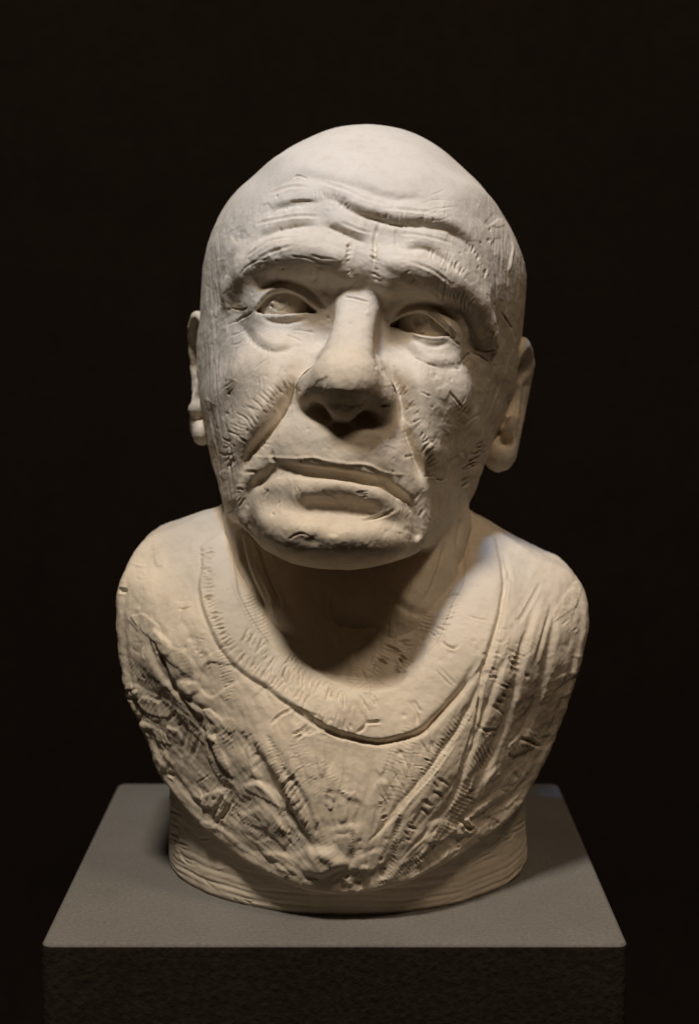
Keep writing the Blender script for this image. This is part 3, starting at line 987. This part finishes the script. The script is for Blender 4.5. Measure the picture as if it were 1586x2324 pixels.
def ball_grid(c, r, na_=120, nb_=240):
    a_ = np.linspace(0.001, math.pi * 0.6, na_); b_ = np.linspace(0, 2 * math.pi, nb_, endpoint=False)
    AA, BB = np.meshgrid(a_, b_, indexing='ij')
    v = np.stack([r * np.sin(AA) * np.cos(BB), -r * np.cos(AA), r * np.sin(AA) * np.sin(BB)], -1).reshape(-1, 3) + c
    i, j = np.meshgrid(np.arange(na_ - 1), np.arange(nb_), indexing='ij'); i = i.ravel(); j = j.ravel(); j2 = (j + 1) % nb_
    return v.astype(np.float32), np.stack([i * nb_ + j, (i + 1) * nb_ + j, (i + 1) * nb_ + j2, i * nb_ + j2], 1)


for c, iris, nub in ((EYE_L, Z2([(600, 540)])[0], Z2([(535, 545)])[0]), (EYE_R, Z3([(560, 645)])[0], Z3([(600, 695)])[0])):
    v, q = ball_grid(c, 19.2)
    E = Brush(v, q, to_world)
    ring = [(iris[0] + 20 * math.cos(t), iris[1] + 19 * math.sin(t)) for t in np.linspace(0, 2 * math.pi, 24)]
    E.groove(ring, w=3, h=0.25, lip=0, taper=0, smooth=False)
    E.bump(iris[0] - 1, iris[1] - 5, 12, -1.6)
    E.bump(nub[0], nub[1], 4.0, 0.8); E.bump(nub[0] - 4, nub[1] + 6, 3.5, -0.8)
    for k in range(8):
        E.bump(iris[0] + rng.normal(0, 14), iris[1] + rng.normal(0, 12), rng.uniform(2.5, 5), rng.uniform(-.5, .4))
    E.apply()
    E.relief(0.25 * fbm(E.v, 6, 3, 9))
    mesh_obj("eye", to_world(E.v), q, CLAY, bust)

# ears, seen almost edge on
EL = Sculpt()
EL.chain([P(464, 726, 2), P(449, 722, 8), P(441, 740, 16), P(440, 775, 26), P(445, 830, 32), P(451, 885, 30), P(458, 940, 22), P(464, 980, 12)], (4, 4.5, 4, 3.5, 3.5, 3.5, 4, 4), k=4)
EL.ell(P(462, 850, 16), (5, 22, 38), k=6)
EL.ell(P(459, 982, 4), (5.5, 8, 7.5), k=5)
EL.ball(P(448, 925, 2), 5.5, k=3)
EL.ell(P(436, 768, 5), (4.5, 14, 12), k=2, op='s')
EL.ell(P(440, 860, 4), (4, 10, 16), k=3, op='s')
ER = Sculpt()
ER.chain([P(1170, 800, 0), P(1182, 792, 6), P(1190, 800, 14), P(1195, 824, 22), P(1188, 872, 30), P(1178, 920, 32), P(1167, 965, 26), P(1153, 1000, 16)], (5, 6, 5, 5, 4.5, 4.5, 5, 6), k=4)
ER.ell(P(1162, 915, 16), (5, 22, 40), k=6)
ER.ell(P(1132, 1032, 4), (9, 10, 10), k=6)
ER.ell(P(1150, 1010, 8), (6, 9, 10), k=5)
ER.ball(P(1152, 965, 2), 5.5, k=3)
ER.chain([P(1160, 900, 4), P(1163, 940, 3)], 4, k=3)
ER.ell(P(1203, 832, 3), (7, 18, 12), k=2, op='s', rot=ry(math.radians(12)))
ER.ell(P(1178, 890, 2), (5.5, 15, 16), k=3, op='s', rot=ry(math.radians(12)))
ER.ell(P(1148, 1000, -4), (5, 7, 4.5), k=2, op='s')
ER.ell(P(1134, 945, -4), (5, 10, 7), k=2, op='s')
for SS, x0, x1 in ((EL, -125, -70), (ER, 60, 125)):
    v, q = surface_nets(lambda p, b, SS=SS: SS.eval(p, b), (x0, -30, -95), (x1, 70, 50), 1.0)
    v, q = refine(v, q)
    n_ = vnormals(v, q)
    v = v + n_ * (0.35 * fbm(v, 6, 3, 12))[:, None]
    mesh_obj("ear", to_world(v), q, CLAY, bust)
print("head", len(hw), time.time() - T0)

# ------------------------------------------------------------------ torso (world metres -> mm, axes as the world)
outline_px = [(505, 1145, .02), (460, 1165, .01), (400, 1190, 0), (340, 1217, -.01), (300, 1262, -.02), (272, 1335, -.03), (268, 1420, -.035), (275, 1500, -.04),
              (292, 1590, -.045), (320, 1650, -.055), (365, 1740, -.07), (420, 1805, -.085), (490, 1872, -.10), (560, 1930, -.112), (640, 1975, -.12),
              (710, 2003, -.124), (790, 2010, -.126), (880, 1995, -.124), (960, 1965, -.12), (1040, 1920, -.112), (1100, 1875, -.10), (1160, 1820, -.085),
              (1210, 1760, -.07), (1250, 1690, -.055), (1285, 1600, -.045), (1310, 1510, -.04), (1330, 1420, -.035), (1326, 1350, -.03), (1300, 1300, -.02),
              (1240, 1265, -.01), (1170, 1225, 0), (1100, 1180, .01), (1055, 1152, .02), (1000, 1100, .02), (560, 1090, .02)]
RIMY = {365: -.042, 420: -.062, 490: -.078, 560: -.094, 640: -.106, 710: -.112, 790: -.115, 880: -.113, 960: -.106, 1040: -.093, 1100: -.078, 1160: -.062, 1210: -.048, 1250: -.042}
outline_px = [(a + (-4 if a < 500 else 4 if a > 1100 else 0) * (b > 1300), b + (9 if b > 1750 else 0), RIMY.get(a, c) - .004 if b > 1660 else c) for a, b, c in outline_px]
ow = np.array([U(a, b, c + (0.010 if b > 1780 else 0)) for a, b, c in outline_px]) * 1000
out2 = spline(ow[:, [0, 2]], 4, closed=True)
front_px = [(790, 2010, -.121), (710, 2000, -.119), (890, 1990, -.119), (560, 1925, -.102), (1040, 1915, -.102), (420, 1800, -.072), (1160, 1815, -.072),
            (320, 1640, -.052), (1265, 1640, -.052), (272, 1450, -.042), (1328, 1430, -.042), (285, 1320, -.035), (1310, 1330, -.035),
            (790, 1850, -.122), (600, 1750, -.112), (1000, 1750, -.112), (450, 1600, -.088), (1130, 1600, -.088), (820, 1700, -.112), (640, 1600, -.104), (1020, 1580, -.10),
            (380, 1450, -.075), (1200, 1450, -.075), (400, 1300, -.045), (1180, 1320, -.045), (480, 1220, -.02), (1100, 1230, -.02),
            (800, 1560, -.098), (700, 1530, -.092), (900, 1540, -.092), (620, 1440, -.078), (980, 1430, -.076), (540, 1320, -.058), (1050, 1330, -.055), (800, 1400, -.05), (520, 1180, 0), (1050, 1185, 0), (800, 1200, 0.0)]
fw = np.array([U(a, b, c) for a, b, c in front_px]) * 1000
fz = tps(fw[:, [0, 2]] / 100, fw[:, 1])
# coarse lookup of the front surface
gx = np.arange(-170, 171, 4.0); gz = np.arange(0, 260, 4.0)
gg = np.stack(np.meshgrid(gx, gz, indexing='ij'), -1)
F_tab = fz(gg.reshape(-1, 2) / 100).reshape(gg.shape[:2])
O_tab = poly_sd(out2, gg.reshape(-1, 2)).reshape(gg.shape[:2])


def lookup(tab, x, z):
    a = np.clip((x - gx[0]) / 4, 0, len(gx) - 1.001); b = np.clip((z - gz[0]) / 4, 0, len(gz) - 1.001)
    i = a.astype(int); j = b.astype(int); u = a - i; v = b - j
    return (tab[i, j] * (1 - u) * (1 - v) + tab[i + 1, j] * u * (1 - v) + tab[i, j + 1] * (1 - u) * v + tab[i + 1, j + 1] * u * v)


def smax(a, b, k):
    h = np.maximum(k - np.abs(a - b), 0) / k
    return np.maximum(a, b) + h * h * k * 0.25


def torso(p, band=0):
    x, y, z = p[:, 0], p[:, 1], p[:, 2]
    f = lookup(F_tab, x, z); o = lookup(O_tab, x, z)
    d = smax((f - y) * 0.75, o, 3.5)
    return smax(d, (y - 88) + np.maximum(0, z - 90) * 0.42, 20.0).astype(np.float32)


tv, tq = surface_nets(torso, (-165, -150, 10), (165, 100, 250), 1.6)
print("torso nets", len(tv), time.time() - T0)
tv, tq = refine(tv, tq)
T = Brush(tv, tq, lambda v: v * 0.001)
COL_OUT = [(455, 1240)] + Z6([(545, 400), (530, 540), (560, 680), (640, 870), (750, 1010), (830, 1080), (950, 1150), (1050, 1230)]) + \
    Z8([(700, 165), (790, 195), (870, 210), (950, 195), (1020, 170), (1060, 130)]) + Z7([(820, 1090), (890, 1000), (930, 880), (985, 700), (1010, 560), (1000, 400), (960, 220)])
COL_IN = Z6([(735, 150), (740, 270), (750, 400), (770, 560), (850, 720), (960, 880), (1090, 960), (1200, 1010)]) + [(760, 1545), (826, 1567), (881, 1563), (907, 1551)] + \
    Z7([(440, 1020), (560, 930), (630, 830), (700, 650), (765, 530), (780, 400), (760, 200)])
col_poly = np.vstack([spline(COL_OUT, 5), spline(COL_IN, 5)[::-1]])


def in_collar(px, py):
    return poly_sd(col_poly, np.stack([px, py], 1))


ci = T.vis
csd = in_collar(T.px[ci], T.py[ci])
T.D[ci] += 2.0 * (1 - sstep(-10, 3, csd))
co = spline(COL_OUT, 6)
T.groove(COL_OUT, w=4, h=0.7, lip=0, taper=0.1)
T.groove(COL_OUT[8:16], w=7, h=2.6, lip=0, taper=0.3)
T.groove(COL_IN[:8], w=4, h=-1.2, lip=0)
T.groove(COL_IN[11:], w=4, h=-1.2, lip=0)
# drapery: overlapping slabs of clay with crisp edges, and a few deep folds
ZC = Zm(339, 1695, 1.0687)
T.fold(ZC([(165, 430), (205, 520), (240, 600)]), A=1.6, w1=9, w2=90, B=1.0, w0=7, side=1, taper=.3)
T.fold(ZC([(225, 585), (270, 640), (325, 692)]), A=1.5, w1=8, w2=80, B=0.9, w0=7, side=1, taper=.3)
T.fold(ZC([(310, 690), (345, 760), (380, 840), (440, 905)]), A=1.5, w1=9, w2=90, B=0.8, w0=6, side=1, taper=.3)
for q in ((235, 600), (320, 690), (365, 740)):
    T.bump(*ZC([q])[0], 9, -1.3)
T.fold(ZC([(440, 730), (490, 800), (530, 870), (580, 960), (640, 1060), (690, 1110)]), A=1.4, w1=30, w2=100, B=2.0, w0=16, side=1, taper=.25)
T.fold(ZC([(440, 905), (500, 890), (560, 935), (590, 1010), (600, 1080)]), A=1.2, w1=9, w2=70, B=0.5, w0=6, side=-1)
T.fold(ZC([(560, 840), (620, 900), (660, 980), (680, 1060)]), A=0.9, w1=12, w2=60, B=0.5, w0=6, side=1)
T.fold(ZC([(850, 1095), (950, 965), (1050, 845), (1150, 690), (1210, 560), (1245, 450), (1272, 330), (1275, 190)]), A=1.5, w1=10, w2=110, B=1.0, w0=6, side=-1, taper=.12)
T.fold(ZC([(1080, 1000), (1120, 930), (1155, 830), (1195, 720), (1240, 600), (1290, 470)]), A=1.2, w1=9, w2=70, B=0.9, w0=6, side=-1, taper=.15)
T.fold(ZC([(1160, 960), (1240, 790), (1300, 620), (1345, 450), (1385, 300)]), A=1.5, w1=14, w2=80, B=1.0, w0=8, side=-1, taper=.15)
T.fold(ZC([(1300, 800), (1370, 650), (1420, 480), (1440, 330)]), A=1.3, w1=14, w2=70, B=0.9, w0=8, side=-1, taper=.2)
T.fold(ZC([(985, 760), (1060, 690), (1140, 600), (1200, 500)]), A=1.6, w1=14, w2=60, B=1.6, w0=8, side=-1)
T.fold(ZC([(150, 450), (210, 560), (300, 640), (380, 690)]), A=1.2, w1=12, w2=60, B=0.8, w0=7, side=-1)
T.fold(ZC([(300, 540), (380, 480), (450, 560), (540, 640)]), A=-0.7, w1=6, w2=70, B=0.2, w0=4, side=1)
T.apply()
# collar knitting marks
T.soft = 0.8
def mid(a, b, t): return [(p[0] * (1 - t) + q[0] * t, p[1] * (1 - t) + q[1] * t) for p, q in zip(a, b)]
ro = Z6([(600, 290), (595, 380), (590, 500), (600, 600), (640, 700), (690, 830), (760, 930), (850, 1000), (960, 1080), (1080, 1150), (1240, 1230)])
T.hatch(ro, step=7.5, length=27, ang=88, w=2.5, h=1.25, jit=0.22, bend=0.05)
T.hatch(Z6([(820, 820), (900, 880), (990, 1000), (1120, 1080), (1280, 1130), (1400, 1200)]), step=8, length=30, ang=80, w=2.6, h=1.2, jit=0.3)
T.hatch([(650, 1500), (720, 1560), (800, 1600), (850, 1590)], step=7.5, length=40, ang=75, w=2.6, h=1.0, jit=0.3)
T.hatch([(690, 1600), (760, 1640), (800, 1650)], step=8, length=34, ang=75, w=2.6, h=0.9, jit=0.3)
T.hatch(Z7([(320, 900), (240, 1010), (160, 1080), (60, 1100)]), step=8, length=34, ang=80, w=2.4, h=0.9, jit=0.3)
T.hatch(Z7([(720, 560), (690, 680), (640, 780), (560, 840)]), step=8, length=26, ang=60, w=2.4, h=0.9, jit=0.3)
T.hatch(Z7([(400, 860), (400, 960), (330, 1010)]), step=8, length=24, ang=85, w=2.6, h=1.0)
T.hatch(Z6([(580, 290), (590, 350)]), step=8, length=24, ang=90, w=2.8, h=1.3)
T.hatch(Z6([(440, 620), (460, 690)]), step=9, length=34, ang=90, w=2.8, h=0.9)
for q in ([(590, 1040), (690, 1140)], [(620, 1030), (720, 1130)]):
    T.groove(Z7(q), w=2.5, h=0.9, smooth=False)
T.groove(Z7([(630, 860), (660, 890), (710, 905), (730, 880)]), w=3.5, h=1.4)
T.groove(Z7([(780, 700), (840, 720), (930, 740)]), w=2.5, h=0.6)
for q in ([(820, 110), (830, 150), (800, 180)], [(830, 145), (880, 140)], [(970, 70), (995, 110), (1000, 150)], [(985, 70), (1010, 110)], [(520, 150), (550, 120), (590, 100)],
          [(590, 185), (620, 170), (640, 150)], [(600, 200), (650, 160)]):
    T.groove(Z8(q), w=4, h=1.4)
# comb marks on the drapery
T.soft = 0.5
T.hatch(ZC([(215, 650), (255, 720), (300, 790)]), step=13, length=60, ang=62, w=4, h=0.9, jit=0.5)
T.hatch(ZC([(330, 880), (370, 960), (420, 1030)]), step=10, length=52, ang=65, w=4, h=1.0, jit=0.5)
T.hatch(ZC([(580, 850), (610, 920), (650, 1000)]), step=9, length=46, ang=60, w=3.4, h=1.3, jit=0.4)
T.hatch(ZC([(455, 760), (490, 810), (510, 850)]), step=9, length=22, ang=75, w=3.4, h=0.7, jit=0.5)
T.hatch(ZC([(890, 950), (940, 880), (1000, 820), (1060, 760)]), step=9, length=58, ang=115, w=3, h=1.0, jit=0.4)
T.hatch(ZC([(960, 1080), (1030, 970), (1090, 880)]), step=12, length=22, ang=85, w=3.2, h=1.0, jit=0.6)
T.hatch(ZC([(1210, 760), (1260, 660), (1300, 560), (1330, 440)]), step=11, length=26, ang=95, w=3, h=1.0, jit=0.6)
T.hatch(ZC([(1240, 560), (1260, 480), (1270, 380)]), step=11, length=22, ang=90, w=2.8, h=0.9, jit=0.6)
T.hatch(ZC([(640, 990), (660, 1030), (700, 1060)]), step=9, length=18, ang=60, w=3, h=1.0, jit=0.5)
for q in ([(835, 540), (930, 440), (1040, 320), (1130, 200)], [(1100, 430), (1150, 260), (1195, 120), (1220, -20)], [(1180, 200), (1200, 80), (1215, -60)]):
    T.groove(Z8(q), w=3, h=1.3)
for q in ([(1010, 330), (1040, 420), (1060, 500)], [(1100, 760), (1180, 620), (1240, 500)], [(1060, 1080), (1110, 940), (1150, 800)], [(1210, 1000), (1270, 780), (1310, 640)], [(1010, 600), (1040, 440)]):
    T.groove(Z7(q), w=5, h=1.0)
# rows of small rasp marks
T.soft = 0.55
for k in range(34):
    x = rng.uniform(310, 1290); y = rng.uniform(1290, 1960)
    if in_collar(np.array([x]), np.array([y]))[0] < 20:
        continue
    a_ = (1.0 if x < 700 else -1.15) + rng.normal(0, .25); L = rng.uniform(30, 90); c_, s_ = math.cos(a_) * L, math.sin(abs(a_)) * L
    T.hatch([(x, y), (x + c_ * .5, y + s_ * .5), (x + c_, y + s_)], step=rng.uniform(6, 9), length=rng.uniform(10, 28), ang=rng.uniform(60, 110), w=2.4, h=0.7, jit=0.5)
# thumbed-on pieces of clay
for k in range(230):
    x = rng.uniform(290, 1310); y = rng.uniform(1240, 1990)
    if in_collar(np.array([x]), np.array([y]))[0] < 12:
        continue
    a_ = math.atan2(2080 - y, 800 - x) + rng.normal(0, .22)
    T.dab(x, y, rng.uniform(20, 75), rng.uniform(8, 22), a_, rng.uniform(-.25, .6), rng.uniform(.05, .22), rng.normal(0, .8),
          comb=rng.uniform(.10, .30) * (0.35 if abs(x - 800) > 380 else 1.0) if rng.uniform() < .45 else 0.0, wave=rng.uniform(6.5, 10))
T.dab(*Z8([(745, 435)])[0], 66, 46, 0.1, -0.9, 0.3)
T.dab(*Z8([(690, 600)])[0], 56, 40, -0.2, 3.4, 0.6, 0.4)
T.dab(*Z8([(600, 540)])[0], 30, 38, 0.2, -1.0, 0.5)
T.dab(*Z8([(470, 470)])[0], 40, 40, 0.4, 1.0, 0.4)
T.dab(*Z8([(840, 600)])[0], 46, 26, -0.3, 0.9, 0.4)
T.dab(*Z8([(560, 600)])[0], 46, 20, 0.5, 1.0, 0.4)
T.dab(*Z8([(1070, 500)])[0], 40, 30, -0.4, 1.0, 0.4)
T.dab(*Z8([(1160, 490)])[0], 26, 20, -0.5, 1.3, 0.4)
T.dab(*Z6([(300, 880)])[0], 40, 22, 0.9, 1.3, 0.4, -0.5)
T.dab(*Z6([(470, 1150)])[0], 30, 20, 0.2, 1.1, 0.5)
T.dab(*Z6([(650, 1090)])[0], 50, 36, -0.5, -0.8, 0.1)
T.dab(*Z8([(640, 140)])[0], 40, 26, 0.5, -0.7, 0.1)
for k in range(170):
    x = rng.uniform(285, 1315); y = rng.uniform(1230, 1990)
    a = rng.uniform(0, 3.14); L = rng.uniform(8, 40); c_, s_ = math.cos(a) * L / 2, math.sin(a) * L / 2
    T.groove([(x - c_, y - s_), (x + rng.normal(0, 3), y + rng.normal(0, 3)), (x + c_, y + s_)], rng.uniform(1.8, 4.5), rng.uniform(-.4, .42))
for k in range(120):
    T.bump(rng.uniform(290, 1310), rng.uniform(1230, 1990), rng.uniform(2.5, 6), rng.uniform(-1.1, .4))
# slab edge and broken lower border
rim = np.array([(o[0], o[1]) for o in outline_px[4:29]], float)
inw = rim + (np.array([795, 1500]) - rim) / np.linalg.norm(np.array([795, 1500]) - rim, axis=1)[:, None] * 17
T.groove(inw[:11], w=7, h=0.5, lip=0.5); T.groove(inw[14:], w=7, h=0.4, lip=0.5)
for k in range(46):
    o = outline_px[rng.integers(8, 24)]
    T.dab(o[0] + rng.normal(0, 16), o[1] - abs(rng.normal(6, 14)), rng.uniform(10, 26), rng.uniform(7, 14), rng.normal(0, .7), rng.uniform(-0.7, 0.8), rng.uniform(.1, .4), rng.normal(0, .8))
for q, h in ((Z8([(1330, 195), (1370, 205), (1400, 225)]), 2.0), (Z8([(1140, 460), (1165, 490), (1190, 490)]), 2.4), (Z6([(40, 545), (90, 550)]), 2.0), (Z8([(180, 310), (200, 320)]), 1.6)):
    T.groove(q, w=5, h=h)
T.apply()
an = np.arctan2(T.px - 800, 2080 - T.py) * 260; rr = np.hypot(T.px - 800, 2080 - T.py)
streak = fbm(np.stack([an, rr * 0.10, np.zeros_like(an)], 1).astype(np.float32), 17, 3, 21)
outside = np.zeros(len(T.v), np.float32); outside[T.vis] = sstep(0, 14, in_collar(T.px[T.vis], T.py[T.vis])) * sstep(60, 260, rr[T.vis])
T.relief(0.75 * streak * outside * (0.55 + 0.45 * sstep(520, 360, np.abs(T.px - 800))))
T.relief(0.7 * fbm(T.v, 24, 2, 5) + 0.35 * fbm(T.v, 7, 3, 6) + 0.06 * fbm(T.v, 2, 2, 7))
tv = T.v
tn = T.n
fc = tv[tq].mean(1) * 0.001
fpx, fpy = project(fc)
fm = (in_collar(fpx, fpy) < 0) & (fc[:, 1] < 0.02)
ui, fq = split(tv, tq, ~fm)
shirt = mesh_obj("shirt", tv[ui] * 0.001, fq, CLAY, bust, tn[ui])
ui, fq = split(tv, tq, fm)
collar = mesh_obj("collar", tv[ui] * 0.001, fq, CLAY, shirt, tn[ui])

# ------------------------------------------------------------------ base drum
na = 1100
prof = [(0.100, 0.004)]
zs = np.linspace(0.0, 0.084, 150)
th = np.linspace(0, 2 * math.pi, na, endpoint=False)
ZZ, TT = np.meshgrid(zs, th, indexing='ij')
zz = ZZ * 1000
wob = 0.5 * np.sin(3 * TT + 1) + 0.35 * np.sin(7 * TT) + 0.2 * np.sin(17 * TT + 2)
rad = 104.5 - 1.2 * sstep(2.0, 0.0, zz) + 1.2 * sstep(26, 4, zz)
for z0, hh, ww in ((4.2, 0.9, 0.8), (7.6, 0.8, 0.9), (10.4, 0.7, 0.8), (14.5, 0.55, 1.1), (19.0, 0.4, 1.2)):
    rad = rad - 0.75 * hh * (0.7 + 0.5 * np.sin(5 * TT + z0)) * np.exp(-((zz - z0 - wob * (1 + z0 * .06)) / ww) ** 2)
pp = np.stack([104 * np.cos(TT), 104 * np.sin(TT), zz], -1).reshape(-1, 3)
rad = rad + (0.7 * fbm(pp, 30, 2, 3) + 0.3 * fbm(pp * np.array([0.35, 0.35, 1]), 5, 3, 4) + 0.05 * fbm(pp, 2.2, 2, 8)).reshape(rad.shape)
rad *= 0.001
dv = np.stack([rad * np.cos(TT) - 0.001, rad * np.sin(TT) - 0.003, ZZ], -1).reshape(-1, 3)
i, j = np.meshgrid(np.arange(len(zs) - 1), np.arange(na), indexing='ij')
i = i.ravel(); j = j.ravel(); j2 = (j + 1) % na
dq = np.stack([i * na + j, i * na + j2, (i + 1) * na + j2, (i + 1) * na + j], 1)
D_ = Brush(dv.astype(np.float32) * 1000, dq, lambda v: v * 0.001)
D_.hatch([(392, 1830), (394, 1890), (402, 1930)], step=10, length=36, ang=-60, w=2.6, h=1.1)
D_.hatch([(400, 1900), (430, 1960)], step=9, length=40, ang=-25, w=2.6, h=0.9)
D_.hatch([(1080, 1960), (1130, 1920), (1180, 1870)], step=12, length=60, ang=10, w=3, h=0.8)
D_.hatch([(1020, 1930), (1080, 1900), (1110, 1880)], step=13, length=16, ang=80, w=3, h=0.8)
for k in range(60):
    x = rng.uniform(390, 1180); y = rng.uniform(1840, 2070); L = rng.uniform(8, 50); a = rng.normal(0.25 if x < 700 else -0.25, .25)
    D_.groove([(x, y), (x + L * math.cos(a) * .5, y + L * math.sin(a) * .5 + 1), (x + L * math.cos(a), y + L * math.sin(a))], rng.uniform(1.6, 3.2), rng.uniform(-.2, .5))
D_.apply()
mesh_obj("base", D_.v * 0.001, dq, CLAY, bust)
print("done", time.time() - T0)
